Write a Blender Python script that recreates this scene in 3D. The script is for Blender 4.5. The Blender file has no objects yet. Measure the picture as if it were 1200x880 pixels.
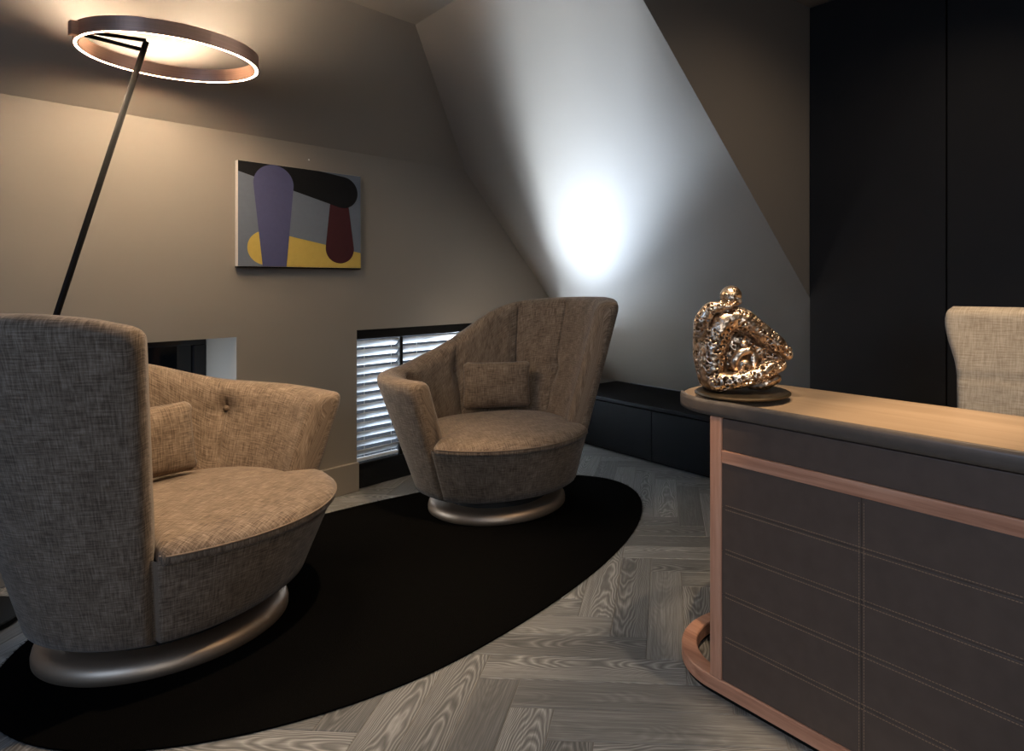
import bpy, bmesh, math, random
from mathutils import Vector, Matrix, noise
random.seed(7)
S = bpy.context.scene
COL = S.collection
PI = math.pi
R = math.radians

# ------------------------------------------------------------------ camera
# level camera with a shifted lens (verticals stay vertical): principal point at (738, 330) of 1200x880
cam = bpy.data.objects.new('camera', bpy.data.cameras.new('camera'))
COL.objects.link(cam)
cam.location = (0, 0, 1.05)
cam.rotation_euler = (R(90), 0, 0)
cam.data.sensor_fit = 'HORIZONTAL'
cam.data.sensor_width = 36
cam.data.lens = 760 / 1200 * 36
cam.data.shift_x = -138 / 1200
cam.data.shift_y = -110 / 1200
cam.data.clip_start = 0.05
S.camera = cam

# ------------------------------------------------------------------ exposure, world
S.view_settings.view_transform = 'Standard'
S.view_settings.look = 'None'
S.view_settings.gamma = 1
S.view_settings.exposure = 1.05
w = bpy.data.worlds.new('world'); S.world = w
w.use_nodes = True
w.node_tree.nodes['Background'].inputs[0].default_value = (0.55, 0.65, 0.8, 1)
w.node_tree.nodes['Background'].inputs[1].default_value = 0.06

# room frames -------------------------------------------------------
D1 = Vector((0.61192, 0.79092)); N1 = Vector((-0.79092, 0.61192))     # along / towards the picture wall
N2 = Vector((0.71741, 0.69665)); D2 = Vector((-0.69665, 0.71741))     # towards / along the eaves wall
ROT1 = math.atan2(D1.y, D1.x)
ROT2 = math.atan2(N2.y, N2.x)
def W1(a, n, z=0.0):
    p = D1 * a + N1 * n; return Vector((p.x, p.y, z))
def W2(u, v, z=0.0):
    p = N2 * u + D2 * v; return Vector((p.x, p.y, z))
CEIL = 2.28
WALL = 3.086          # distance of the picture wall along N1
CREASE = 1.699

# ------------------------------------------------------------------ lights
def aim(o, target):
    d = Vector(target) - o.location
    o.rotation_euler = d.to_track_quat('-Z', 'Y').to_euler()
def area(name, loc, target, sx, sy, power, color, spread=180):
    l = bpy.data.lights.new(name, 'AREA'); l.shape = 'RECTANGLE'
    l.size = sx; l.size_y = sy; l.energy = power; l.color = color; l.spread = R(spread)
    o = bpy.data.objects.new(name, l); COL.objects.link(o); o.location = loc; aim(o, target); return o
def spot(name, loc, target, power, color, angle, blend=0.6, size=0.03):
    l = bpy.data.lights.new(name, 'SPOT'); l.energy = power; l.color = color
    l.spot_size = R(angle); l.spot_blend = blend; l.shadow_soft_size = size
    o = bpy.data.objects.new(name, l); COL.objects.link(o); o.location = loc; aim(o, target); return o
WARM = (1.0, 0.74, 0.48)
COOL = (0.72, 0.85, 1.0)
# daylight entering low through the blind window, and the other low window
LIGHT_W2 = area('daylight_blind_window', W1(3.06, WALL + 0.35, 0.15), W1(1.58, 1.66, 2.30), 0.34, 0.09, 20, COOL, 40)
LIGHT_W2C = area('daylight_blind_window_wide', W1(3.06, WALL + 0.35, 0.15), W1(1.72, 1.72, 2.0), 0.34, 0.09, 4.2, COOL, 78)
LIGHT_W2B = area('daylight_behind_slats', W1(2.2, WALL + 0.34, 0.50), W1(2.2, WALL - 1.0, 0.50), 0.9, 0.5, 15.0, COOL)
LIGHT_W1 = area('daylight_low_window', W1(0.80, WALL + 0.30, 0.45), W1(1.15, WALL - 0.1, 0.45), 0.3, 0.5, 2.4, COOL)
# cool area light added for an unseen window at the left behind the camera
LIGHT_BACK = area('daylight_back_window', (-2.1, -0.55, 1.5), (-1.1, 1.6, 0.4), 0.8, 1.0, 8, (0.42, 0.63, 1.0))
LIGHT_BACK2 = area('cool_fill_rear', (0.3, -1.6, 1.6), (0.5, 1.0, 0.1), 1.0, 1.0, 4, (0.80, 0.89, 1.0), 90)  # unseen fill added to cool the floor tone; no window known there
# ceiling downlights and one added fill
SPOT_ROOM = spot('downlight_room', (-0.52, 1.82, CEIL - 0.02), (-1.05, 2.1, 0.4), 68, WARM, 60, 0.8, 0.03)
SPOT_DESK = spot('downlight_desk', (0.72, 1.15, CEIL - 0.02), (0.66, 1.42, 0.75), 88, WARM, 27, 1.0, 0.03)
SPOT_CHAIR = spot('downlight_desk_chair', (1.0, 1.30, CEIL - 0.02), (1.15, 1.75, 0.8), 40, WARM, 52, 0.9, 0.03)
SPOT_DORMER = spot('fill_dormer_cheek', W2(2.0, 0.75, CEIL - 0.02), W2(2.1, 1.1, 1.0), 6, (1.0, 0.78, 0.56), 130, 1.0, 0.03)  # added fill spot, lifts the dormer cheek and closet; no fitting known
SPOT_FLOOR = spot('downlight_desk_front', (0.52, 1.45, CEIL - 0.02), (0.05, 1.75, 0.0), 26, (1.0, 0.78, 0.54), 62, 0.9, 0.03)
SPOT_SCULPT = spot('downlight_sculpture', (0.05, 1.25, CEIL - 0.02), (0.25, 1.72, 0.89), 52, WARM, 17, 0.8, 0.02)

# ------------------------------------------------------------------ helpers
def link(o):
    COL.objects.link(o); return o
def empty(name, loc, rz=0.0):
    o = bpy.data.objects.new(name, None); link(o); o.location = loc; o.rotation_euler = (0, 0, rz)
    o.empty_display_size = 0.1
    return o
def tag(o, label=None, cat=None, group=None, kind=None):
    if label: o['label'] = label
    if cat: o['category'] = cat
    if group: o['group'] = group
    if kind: o['kind'] = kind
    return o
def mesh_obj(name, verts, faces, mat, parent=None, smooth=False, uvs=None):
    me = bpy.data.meshes.new(name)
    me.from_pydata([tuple(v) for v in verts], [], faces)
    me.materials.append(mat)
    if uvs:
        uv = me.uv_layers.new(name='UVMap')
        for l in me.loops: uv.data[l.index].uv = uvs[l.vertex_index]
    if smooth:
        me.polygons.foreach_set('use_smooth', [True] * len(me.polygons))
    me.update()
    o = bpy.data.objects.new(name, me); link(o)
    if parent: o.parent = parent
    return o
def bm_obj(name, bm, mat, parent=None, smooth=False, recalc=True):
    if recalc: bmesh.ops.recalc_face_normals(bm, faces=bm.faces)
    me = bpy.data.meshes.new(name); bm.to_mesh(me); bm.free()
    me.materials.append(mat)
    if smooth: me.polygons.foreach_set('use_smooth', [True] * len(me.polygons))
    o = bpy.data.objects.new(name, me); link(o)
    if parent: o.parent = parent
    return o
def add_box(bm, lo, hi, bevel=0.0, segs=2):
    c = [(a + b) / 2 for a, b in zip(lo, hi)]; s = [b - a for a, b in zip(lo, hi)]
    r = bmesh.ops.create_cube(bm, size=1, matrix=Matrix.Translation(c) @ Matrix.Diagonal((*s, 1)))
    if bevel:
        es = set()
        for v in r['verts']: es.update(v.link_edges)
        bmesh.ops.bevel(bm, geom=list(es), offset=bevel, segments=segs, affect='EDGES', profile=0.5)
def box(name, lo, hi, mat, parent=None, bevel=0.0, segs=2, smooth=False):
    bm = bmesh.new(); add_box(bm, lo, hi, bevel, segs)
    return bm_obj(name, bm, mat, parent, smooth)
def lathe(bm, prof, n=64, cx=0, cy=0):
    rings = []
    for r, z in prof:
        if r < 1e-6: rings.append([bm.verts.new((cx, cy, z))])
        else: rings.append([bm.verts.new((cx + r * math.cos(2 * PI * i / n), cy + r * math.sin(2 * PI * i / n), z)) for i in range(n)])
    for a, b in zip(rings, rings[1:]):
        for i in range(n):
            j = (i + 1) % n
            if len(a) == 1 and len(b) == 1: continue
            if len(a) == 1: bm.faces.new((a[0], b[j], b[i]))
            elif len(b) == 1: bm.faces.new((a[i], a[j], b[0]))
            else: bm.faces.new((a[i], a[j], b[j], b[i]))
def cat_rom(P, n):
    out = []
    P = [Vector(p) for p in P]
    Q = [P[0] * 2 - P[1]] + P + [P[-1] * 2 - P[-2]]
    for i in range(1, len(Q) - 2):
        for k in range(n):
            t = k / n
            a, b, c, d = Q[i - 1], Q[i], Q[i + 1], Q[i + 2]
            out.append(0.5 * ((2 * b) + (c - a) * t + (2 * a - 5 * b + 4 * c - d) * t * t + (3 * b - a - 3 * c + d) * t ** 3))
    out.append(P[-1]); return out
def tube(bm, pts, rad, n=12, caps=True, flat=1.0):
    """sweep along pts (Vectors); rad list; flat scales the section's second axis"""
    rings = []
    up = None
    for i, p in enumerate(pts):
        t = (pts[min(i + 1, len(pts) - 1)] - pts[max(i - 1, 0)]).normalized()
        if up is None:
            up = Vector((0, 1, 0)) if abs(t.y) < 0.9 else Vector((1, 0, 0))
        s = t.cross(up).normalized(); up = s.cross(t).normalized()
        r = rad[i]
        rings.append([bm.verts.new(p + s * (r * math.cos(2 * PI * k / n)) + up * (r * flat * math.sin(2 * PI * k / n))) for k in range(n)])
    for a, b in zip(rings, rings[1:]):
        for k in range(n):
            bm.faces.new((a[k], a[(k + 1) % n], b[(k + 1) % n], b[k]))
    if caps:
        bm.faces.new(rings[0][::-1]); bm.faces.new(rings[-1])
def prism(name, poly, z0, z1, mat, parent=None, bevel=0.0, smooth=False):
    bm = bmesh.new()
    lo = [bm.verts.new((x, y, z0)) for x, y in poly]; hi = [bm.verts.new((x, y, z1)) for x, y in poly]
    n = len(poly)
    bm.faces.new(lo[::-1]); top = bm.faces.new(hi)
    for i in range(n): bm.faces.new((lo[i], lo[(i + 1) % n], hi[(i + 1) % n], hi[i]))
    if bevel:
        es = [e for e in top.edges]
        bmesh.ops.bevel(bm, geom=es, offset=bevel, segments=2, affect='EDGES', profile=0.5)
    return bm_obj(name, bm, mat, parent, smooth)
def interp(x, pts):
    """smooth (monotone cosine-free hermite) interpolation of a table"""
    if x <= pts[0][0]: return pts[0][1]
    for i in range(len(pts) - 1):
        x0, y0 = pts[i]; x1, y1 = pts[i + 1]
        if x <= x1:
            def slope(k):
                if k <= 0 or k >= len(pts) - 1: return 0.0
                return (pts[k + 1][1] - pts[k - 1][1]) / (pts[k + 1][0] - pts[k - 1][0])
            h = x1 - x0; t = (x - x0) / h
            m0, m1 = slope(i) * h, slope(i + 1) * h
            return (2*t**3 - 3*t*t + 1) * y0 + (t**3 - 2*t*t + t) * m0 + (-2*t**3 + 3*t*t) * y1 + (t**3 - t*t) * m1
    return pts[-1][1]

# ------------------------------------------------------------------ materials
class NT:
    def __init__(s, name):
        s.m = bpy.data.materials.new(name); s.m.use_nodes = True
        s.t = s.m.node_tree; s.b = s.t.nodes['Principled BSDF']
    def n(s, typ, **kw):
        x = s.t.nodes.new(typ)
        for k, v in kw.items():
            if hasattr(x, k) and not k.startswith('i_'): setattr(x, k, v)
        return x
    def l(s, a, b): s.t.links.new(a, b)
    def set(s, **kw):
        for k, v in kw.items(): s.b.inputs[k.replace('_', ' ')].default_value = v
    def coord(s, kind, scale=(1, 1, 1), rot=(0, 0, 0)):
        c = s.n('ShaderNodeTexCoord'); mp = s.n('ShaderNodeMapping')
        mp.inputs['Scale'].default_value = scale; mp.inputs['Rotation'].default_value = rot
        s.l(c.outputs[kind], mp.inputs['Vector']); return mp.outputs['Vector']
    def noise(s, vec, scale=5, detail=3, rough=0.5, dist=0):
        x = s.n('ShaderNodeTexNoise'); x.inputs['Scale'].default_value = scale
        x.inputs['Detail'].default_value = detail; x.inputs['Roughness'].default_value = rough
        x.inputs['Distortion'].default_value = dist
        if vec is not None: s.l(vec, x.inputs['Vector'])
        return x.outputs['Fac']
    def ramp(s, fac, stops):
        x = s.n('ShaderNodeValToRGB'); e = x.color_ramp.elements
        while len(e) < len(stops): e.new(0.5)
        for el, (p, c) in zip(e, stops): el.position = p; el.color = (*c, 1)
        s.l(fac, x.inputs['Fac']); return x.outputs['Color']
    def math(s, op, a, b=None):
        x = s.n('ShaderNodeMath'); x.operation = op
        for i, v in enumerate((a, b)):
            if v is None: continue
            if isinstance(v, (int, float)): x.inputs[i].default_value = v
            else: s.l(v, x.inputs[i])
        return x.outputs[0]
    def bump(s, h, strength=0.3, dist=0.002):
        x = s.n('ShaderNodeBump'); x.inputs['Strength'].default_value = strength; x.inputs['Distance'].default_value = dist
        s.l(h, x.inputs['Height']); s.l(x.outputs['Normal'], s.b.inputs['Normal'])
    def col(s, c): s.l(c, s.b.inputs['Base Color'])
def plain(name, c, rough=0.5, metal=0.0, var=0.06, scale=30, bump=0.0, kind='Object', spec=None):
    m = NT(name); v = m.coord(kind); f = m.noise(v, scale, 4)
    m.col(m.ramp(f, [(0.3, tuple(x * (1 - var) for x in c)), (0.7, tuple(min(1, x * (1 + var)) for x in c))]))
    m.set(Roughness=rough, Metallic=metal)
    if spec is not None: m.b.inputs['Specular IOR Level'].default_value = spec
    if spec is not None: m.b.inputs['Specular IOR Level'].default_value = spec
    if bump: m.bump(m.noise(m.coord(kind), scale * 8, 3), bump, 0.001)
    return m.m
def fabric(name, c1, c2, c3, scale=1.0):
    m = NT(name)
    a = m.noise(m.coord('UV', (20 * scale, 260 * scale, 1)), 1, 3, 0.65)
    b = m.noise(m.coord('UV', (260 * scale, 20 * scale, 1)), 1, 3, 0.65)
    big = m.noise(m.coord('UV', (14, 14, 1)), 1, 3)
    s_ = m.math('ADD', m.math('MULTIPLY', a, 0.5), m.math('MULTIPLY', b, 0.5))
    s2 = m.math('ADD', m.math('MULTIPLY', s_, 0.85), m.math('MULTIPLY', big, 0.15))
    m.col(m.ramp(s2, [(0.40, c1), (0.5, c2), (0.61, c3)]))
    m.set(Roughness=0.85)
    m.b.inputs['Specular IOR Level'].default_value = 0.2
    m.b.inputs['Sheen Weight'].default_value = 0.15
    m.bump(s_, 0.35, 0.0012)
    return m.m
def wood(name, dark, mid, light, along='X', scale=1.0, rough=0.45, kind='Object'):
    m = NT(name)
    sc = {'X': (1.5, 26, 26), 'Y': (26, 1.5, 26), 'Z': (26, 26, 1.5)}[along]
    sc = tuple(x * scale for x in sc)
    v = m.coord(kind, sc)
    a = m.noise(v, 1, 4, 0.6, 0.6)
    b = m.noise(m.coord(kind, tuple(x * 6 for x in sc)), 1, 2)
    f = m.math('ADD', m.math('MULTIPLY', a, 0.75), m.math('MULTIPLY', b, 0.25))
    m.col(m.ramp(f, [(0.32, dark), (0.5, mid), (0.68, light)]))
    m.set(Roughness=rough); m.bump(f, 0.15, 0.001)
    return m.m
M = {}
PAINT = (0.235, 0.202, 0.166)
M['paint'] = plain('taupe_wall_paint', PAINT, 0.55, 0, 0.02, 3, 0.03)
M['black_panel'] = plain('black_lacquer_panel', (0.010, 0.009, 0.0085), 0.6, 0, 0.15, 4, spec=0.25)
M['bench_black'] = plain('black_bench_lacquer', (0.005, 0.005, 0.0053), 0.65, 0, 0.15, 5, spec=0.1)
M['chair'] = fabric('taupe_linen_weave', (0.090, 0.061, 0.040), (0.186, 0.132, 0.090), (0.32, 0.242, 0.178))
M['cream'] = fabric('cream_linen_weave', (0.33, 0.27, 0.20), (0.45, 0.38, 0.29), (0.56, 0.49, 0.39))
M['bronze_base'] = plain('satin_bronze_metal', (0.62, 0.46, 0.33), 0.46, 0.88, 0.05, 12)
M['dark_gap'] = plain('black_swivel_plate', (0.01, 0.01, 0.01), 0.6)
M['leather'] = plain('dark_brown_leather', (0.094, 0.065, 0.051), 0.45, 0, 0.10, 25, 0.12)
M['rim'] = plain('grey_brown_saddle_leather', (0.098, 0.078, 0.064), 0.36, 0, 0.08, 30, 0.08)
M['thread'] = plain('tan_thread', (0.34, 0.22, 0.14), 0.7)
M['walnut_y'] = wood('walnut_along', (0.33, 0.140, 0.080), (0.54, 0.265, 0.165), (0.66, 0.37, 0.25), 'Y')
M['walnut_z'] = wood('walnut_upright', (0.33, 0.140, 0.080), (0.54, 0.265, 0.165), (0.66, 0.37, 0.25), 'Z')
M['desktop'] = wood('tan_oak_desktop', (0.25, 0.172, 0.108), (0.30, 0.210, 0.135), (0.35, 0.25, 0.165), 'Y', 0.8, 0.38)
M['black_metal'] = plain('matt_black_metal', (0.006, 0.0055, 0.005), 0.6, spec=0.12)
M['black_gloss'] = plain('black_gloss_frame', (0.008, 0.008, 0.009), 0.12)
M['blind'] = plain('white_blind_slat', (0.66, 0.68, 0.70), 0.8)
M['white'] = plain('white_plastic', (0.75, 0.74, 0.70), 0.4)
M['plate'] = plain('dark_bronze_plate', (0.11, 0.085, 0.055), 0.38, 0.9, 0.1, 40)
# copper ring
m = NT('brushed_copper'); m.col(m.ramp(m.noise(m.coord('Object', (2, 2, 260)), 1, 1), [(0.3, (0.74, 0.45, 0.33)), (0.7, (0.84, 0.53, 0.40))]))
m.set(Roughness=0.36, Metallic=1.0); M['copper'] = m.m
def glow(name, c, s):
    m = NT(name); m.set(Roughness=0.5); m.b.inputs['Base Color'].default_value = (0.9, 0.88, 0.84, 1)
    m.b.inputs['Emission Color'].default_value = (*c, 1); m.b.inputs['Emission Strength'].default_value = s
    return m.m
M['led_up'] = glow('led_strip_up', (1.0, 0.82, 0.62), 150)
M['led_down'] = glow('led_strip_down', (1.0, 0.78, 0.54), 290)
# glass of the low windows: dark, mirror-like
m = NT('dark_window_glass'); m.b.inputs['Base Color'].default_value = (0.004, 0.005, 0.006, 1); m.set(Roughness=0.04, IOR=1.5); M['glass'] = m.m
# sculpture
m = NT('cast_bronze'); f = m.noise(m.coord('Object'), 60, 4, 0.6)
m.col(m.ramp(f, [(0.35, (0.30, 0.19, 0.11)), (0.52, (0.66, 0.49, 0.35)), (0.72, (0.88, 0.78, 0.66))]))
m.set(Roughness=0.30, Metallic=1.0)
vo = m.n('ShaderNodeTexVoronoi'); vo.inputs['Scale'].default_value = 75; m.l(m.coord('Object'), vo.inputs['Vector'])
m.bump(m.math('ADD', m.noise(m.coord('Object'), 140, 3), m.math('MULTIPLY', vo.outputs['Distance'], 1.2)), 0.4, 0.003); M['bronze'] = m.m
# rug
m = NT('black_pile'); m.col(m.ramp(m.noise(m.coord('Object'), 900, 2), [(0.4, (0.0025, 0.0025, 0.0025)), (0.75, (0.009, 0.008, 0.007))]))
m.set(Roughness=1.0); m.b.inputs['Specular IOR Level'].default_value = 0.0
m.bump(m.noise(m.coord('Object'), 700, 2), 0.8, 0.004); M['rug'] = m.m
# oak parquet plank (grain runs along local Y, tone differs plank by plank)
def plank_mat():
    m = NT('grey_oiled_oak')
    oi = m.n('ShaderNodeObjectInfo')
    tc = m.n('ShaderNodeTexCoord')
    off = m.n('ShaderNodeVectorMath'); off.operation = 'MULTIPLY_ADD'
    m.l(tc.outputs['Object'], off.inputs[0]); off.inputs[1].default_value = (1, 1, 1)
    cmb = m.n('ShaderNodeCombineXYZ'); m.l(m.math('MULTIPLY', oi.outputs['Random'], 3.0), cmb.inputs[0]); m.l(m.math('MULTIPLY', oi.outputs['Random'], 57.0), cmb.inputs[1]); m.l(m.math('MULTIPLY', oi.outputs['Random'], 31.0), cmb.inputs[2])
    m.l(cmb.outputs[0], off.inputs[2])
    def mp(sc):
        x = m.n('ShaderNodeMapping'); x.inputs['Scale'].default_value = sc; m.l(off.outputs[0], x.inputs['Vector']); return x.outputs['Vector']
    # cathedral figure: nested parabolas across the board, wobbled by noise; offset and strength differ plank by plank
    sp = m.n('ShaderNodeSeparateXYZ'); m.l(tc.outputs['Object'], sp.inputs[0])
    rnd = oi.outputs['Random']
    rnd2 = m.math('FRACT', m.math('MULTIPLY', rnd, 17.31))
    u = m.math('DIVIDE', m.math('SUBTRACT', m.math('SUBTRACT', sp.outputs['X'], 0.055), m.math('MULTIPLY', m.math('SUBTRACT', rnd2, 0.5), 0.07)), 0.055)
    sgn = m.math('SIGN', m.math('SUBTRACT', rnd2, 0.5))
    run = m.math('MULTIPLY', m.math('MULTIPLY', sp.outputs['Y'], 3.4), sgn)
    wob = m.math('MULTIPLY', m.noise(mp((14, 4.5, 1)), 1, 2, 0.5), 1.7)
    fld = m.math('ADD', m.math('ADD', m.math('MULTIPLY', m.math('MULTIPLY', u, u), 1.5), run), wob)
    rings = m.math('PINGPONG', m.math('MULTIPLY', fld, 4.2), 0.5)
    mask = m.ramp(m.math('FRACT', m.math('MULTIPLY', rnd, 41.7)), [(0.25, (0.22, 0.22, 0.22)), (0.6, (1, 1, 1))])
    rings = m.math('ADD', m.math('MULTIPLY', m.math('SUBTRACT', rings, 0.25), mask), 0.25)
    fine = m.noise(mp((420, 7, 1)), 1, 3, 0.6)
    pore = m.noise(mp((150, 4, 1)), 1, 2, 0.6)
    f = m.math('ADD', m.math('MULTIPLY', rings, 0.62), m.math('ADD', m.math('MULTIPLY', fine, 0.42), m.math('MULTIPLY', pore, 0.30)))
    c = m.ramp(f, [(0.36, (0.095, 0.093, 0.089)), (0.52, (0.165, 0.162, 0.155)), (0.80, (0.40, 0.395, 0.38))])
    hsv = m.n('ShaderNodeHueSaturation'); m.l(c, hsv.inputs['Color'])
    m.l(m.math('ADD', m.math('MULTIPLY', oi.outputs['Random'], 0.6), 0.70), hsv.inputs['Value'])
    m.col(hsv.outputs['Color'])
    m.set(Roughness=0.42); m.bump(f, 0.25, 0.0012)
    return m.m
M['plank'] = plank_mat()
M['subfloor'] = plain('grey_joint_filler', (0.16, 0.15, 0.135), 0.7)

# ================================================================== SETTING
# floor -------------------------------------------------------------
FL = [(-3.6, -1.9), (2.9, -1.9), (2.9, 3.2)] + [tuple(W1(3.95, WALL + 0.05)[:2]), tuple(W1(-1.9, WALL + 0.05)[:2])]
floor = tag(mesh_obj('floor', [(x, y, -0.0016) for x, y in FL] + [(x, y, -0.05) for x, y in FL],
    [(0, 1, 2, 3, 4), (9, 8, 7, 6, 5)] + [(i, i + 5, (i + 1) % 5 + 5, (i + 1) % 5) for i in range(5)], M['subfloor']), kind='structure')
A_ = Vector((0.0552, 0.99848)); B_ = Vector((0.99848, -0.0552)); U = 0.110
O_ = Vector((-0.058, 1.92))
def plank_mesh():
    bm = bmesh.new(); g = 0.0013
    add_box(bm, (g, g, -0.014), (U - g, 5 * U - g, 0.0), 0.0012, 1)
    bmesh.ops.recalc_face_normals(bm, faces=bm.faces)
    me = bpy.data.meshes.new('plank'); bm.to_mesh(me); bm.free(); me.materials.append(M['plank']); return me
pm = plank_mesh()
rotA = math.atan2(A_.y, A_.x) - PI / 2
nplank = 0
def visible_floor(p):
    if p.dot(N1) > WALL + 0.19 or p.dot(N2) > 2.80 or p.y < 0.95: return False
    x = 738 + 760 * p.x / p.y; y = 330 + 760 * 1.05 / p.y
    return -190 < x < 1180 and y < 1010
for mm in range(-8, 9):
    for k in range(-45, 46):
        bx, by = k + 5 * mm, -k + 5 * mm
        # upright board
        p = O_ + B_ * (bx * U) + A_ * (by * U); c = p + B_ * (U / 2) + A_ * (2.5 * U)
        if visible_floor(c):
            o = link(bpy.data.objects.new('plank', pm)); o.parent = floor; o.location = (p.x, p.y, random.uniform(-.0006, .0)); o.rotation_euler = (0, 0, rotA); nplank += 1
        # lying board
        p = O_ + B_ * ((bx + 1) * U) + A_ * ((by - 1) * U); c = p - B_ * (2.5 * U) + A_ * (U / 2)
        if visible_floor(c):
            o = link(bpy.data.objects.new('plank', pm)); o.parent = floor; o.location = (p.x, p.y, random.uniform(-.0006, .0)); o.rotation_euler = (0, 0, rotA + PI / 2); nplank += 1
print('planks', nplank)

# picture wall with its two low openings --------------------------------
T = 0.42
WIN1 = (0.50, 1.187, 0.05, 0.808)
WIN2 = (1.742, 3.17, 0.0, 0.805)
wl = empty('wall_left', (0, 0, 0), ROT1); tag(wl, kind='structure')
bm = bmesh.new()
def wb(a0, a1, z0, z1): add_box(bm, (a0, WALL, z0), (a1, WALL + T, z1))
wb(-2.4, WIN1[0], -0.05, CREASE); wb(WIN1[0], WIN1[1], WIN1[3], CREASE); wb(WIN1[0], WIN1[1], -0.05, WIN1[2])
wb(WIN1[1], WIN2[0], -0.05, CREASE); wb(WIN2[0], WIN2[1], WIN2[3], CREASE); wb(WIN2[1], 4.0, -0.05, CREASE)
add_box(bm, (WIN2[0], WALL, -0.05), (WIN2[1], WALL + 0.06, -0.017))
bm_obj('wall_face', bm, M['paint'], wl)
# sloped part above the crease
nc = WALL - 0.643 * (CEIL - CREASE)
def slab(name, quad, thick, mat, kind=True):
    n = (quad[1] - quad[0]).cross(quad[-1] - quad[0]).normalized() * thick
    k = len(quad)
    vs = list(quad) + [q + n for q in quad]
    fs = [tuple(range(k)), tuple(range(2 * k - 1, k - 1, -1))] + [(i, i + k, (i + 1) % k + k, (i + 1) % k) for i in range(k)]
    o = mesh_obj(name, vs, fs, mat)
    if kind: tag(o, kind='structure')
    return o
slab('wall_left_slope', [W1(-2.4, WALL, CREASE), W1(4.0, WALL, CREASE), W1(4.0, nc, CEIL), W1(-2.4, nc, CEIL)], -0.06, M['paint'])
# eaves slope (bright panel)
def us(z): return 1.953 + (CREASE - z) * 0.907
V_P2 = 1.527; U_P2 = 2.60; Z_P2 = CREASE - (U_P2 - 1.953) / 0.907
def v_cheek(u): return V_P2 + (U_P2 - u) * 0.081
zb = 0.335
ub = us(zb); ut = us(CEIL)
slab('wall_right_slope', [W2(ut, 4.6, CEIL), W2(ut, v_cheek(ut), CEIL), W2(U_P2, V_P2, Z_P2), W2(us(0.337), V_P2, 0.337), W2(us(0.337), 4.6, 0.337)], 0.06, M['paint'])
# cheek of the dormer
q = [W2(ut - .02, v_cheek(ut - .02), CEIL), W2(U_P2 + .05, V_P2 - .004, Z_P2 - .055), W2(U_P2 + .05, V_P2 - .004, CEIL)]
n = (D2 * 1.0).to_3d() * 0.05
vs = q + [p + n for p in q]
tag(mesh_obj('wall_dormer_cheek', vs, [(0, 1, 2), (5, 4, 3), (0, 3, 4, 1), (1, 4, 5, 2), (2, 5, 3, 0)], M['paint']), kind='structure')
# ceiling
tag(mesh_obj('ceiling', [(-3.6, -1.9, CEIL), (2.9, -1.9, CEIL), (2.9, 5.2, CEIL), (-3.6, 5.2, CEIL), (-3.6, -1.9, CEIL + .05), (2.9, -1.9, CEIL + .05), (2.9, 5.2, CEIL + .05), (-3.6, 5.2, CEIL + .05)],
    [(3, 2, 1, 0), (4, 5, 6, 7), (0, 1, 5, 4), (1, 2, 6, 5), (2, 3, 7, 6), (3, 0, 4, 7)], M['paint']), kind='structure')
# walls behind the camera
tag(box('wall_back', (-3.6, -1.9, -0.05), (2.9, -1.8, CEIL), M['paint']), kind='structure')
tag(box('wall_right', (2.62, -1.8, -0.05), (2.72, 1.6, CEIL), M['paint']), kind='structure')
tag(box('wall_rear_left', (-3.6, -1.8, -0.05), (-3.5, 0.6, CEIL), M['paint']), kind='structure')
# baseboards on the picture wall
for i, (a0, a1) in enumerate(((-2.3, WIN1[0] - 0.0), (WIN1[0], WIN1[1]), (WIN1[1], WIN2[0]))):
    if i == 1: continue
    r_ = empty('baseboard_left' if i == 0 else 'baseboard_middle', W1(0, 0, 0), ROT1); tag(r_, kind='structure')
    box('board', (a0, WALL - 0.024, 0.0), (a1, WALL - 0.0005, 0.144), M['paint'], r_, 0.003, 2)

# low windows -----------------------------------------------------------
def low_window(name, a0, a1, z0, z1, depth, n):
    r_ = empty(name, W1(a0, WALL + depth, z0), ROT1); tag(r_, kind='structure')
    w_ = a1 - a0; h = z1 - z0; b = 0.05
    bm = bmesh.new()
    add_box(bm, (0, 0, 0), (w_, 0.05, b * 1.2), 0.004); add_box(bm, (0, 0, h - b), (w_, 0.05, h), 0.004)
    add_box(bm, (0, 0, b), (b, 0.05, h - b), 0.004); add_box(bm, (w_ - b, 0, b), (w_, 0.05, h - b), 0.004)
    for k in range(1, n): add_box(bm, (w_ * k / n - 0.03, 0, b), (w_ * k / n + 0.03, 0.05, h - b), 0.004)
    bm_obj('window_frame', bm, M['black_gloss'], r_)
    for k in range(n):
        box('pane', (w_ * k / n + 0.02, 0.022, b * .8), (w_ * (k + 1) / n - 0.02, 0.028, h - b * .8), M['glass'], r_)
    return r_
win1 = low_window('window_1', *WIN1, 0.335, 2)

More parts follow.
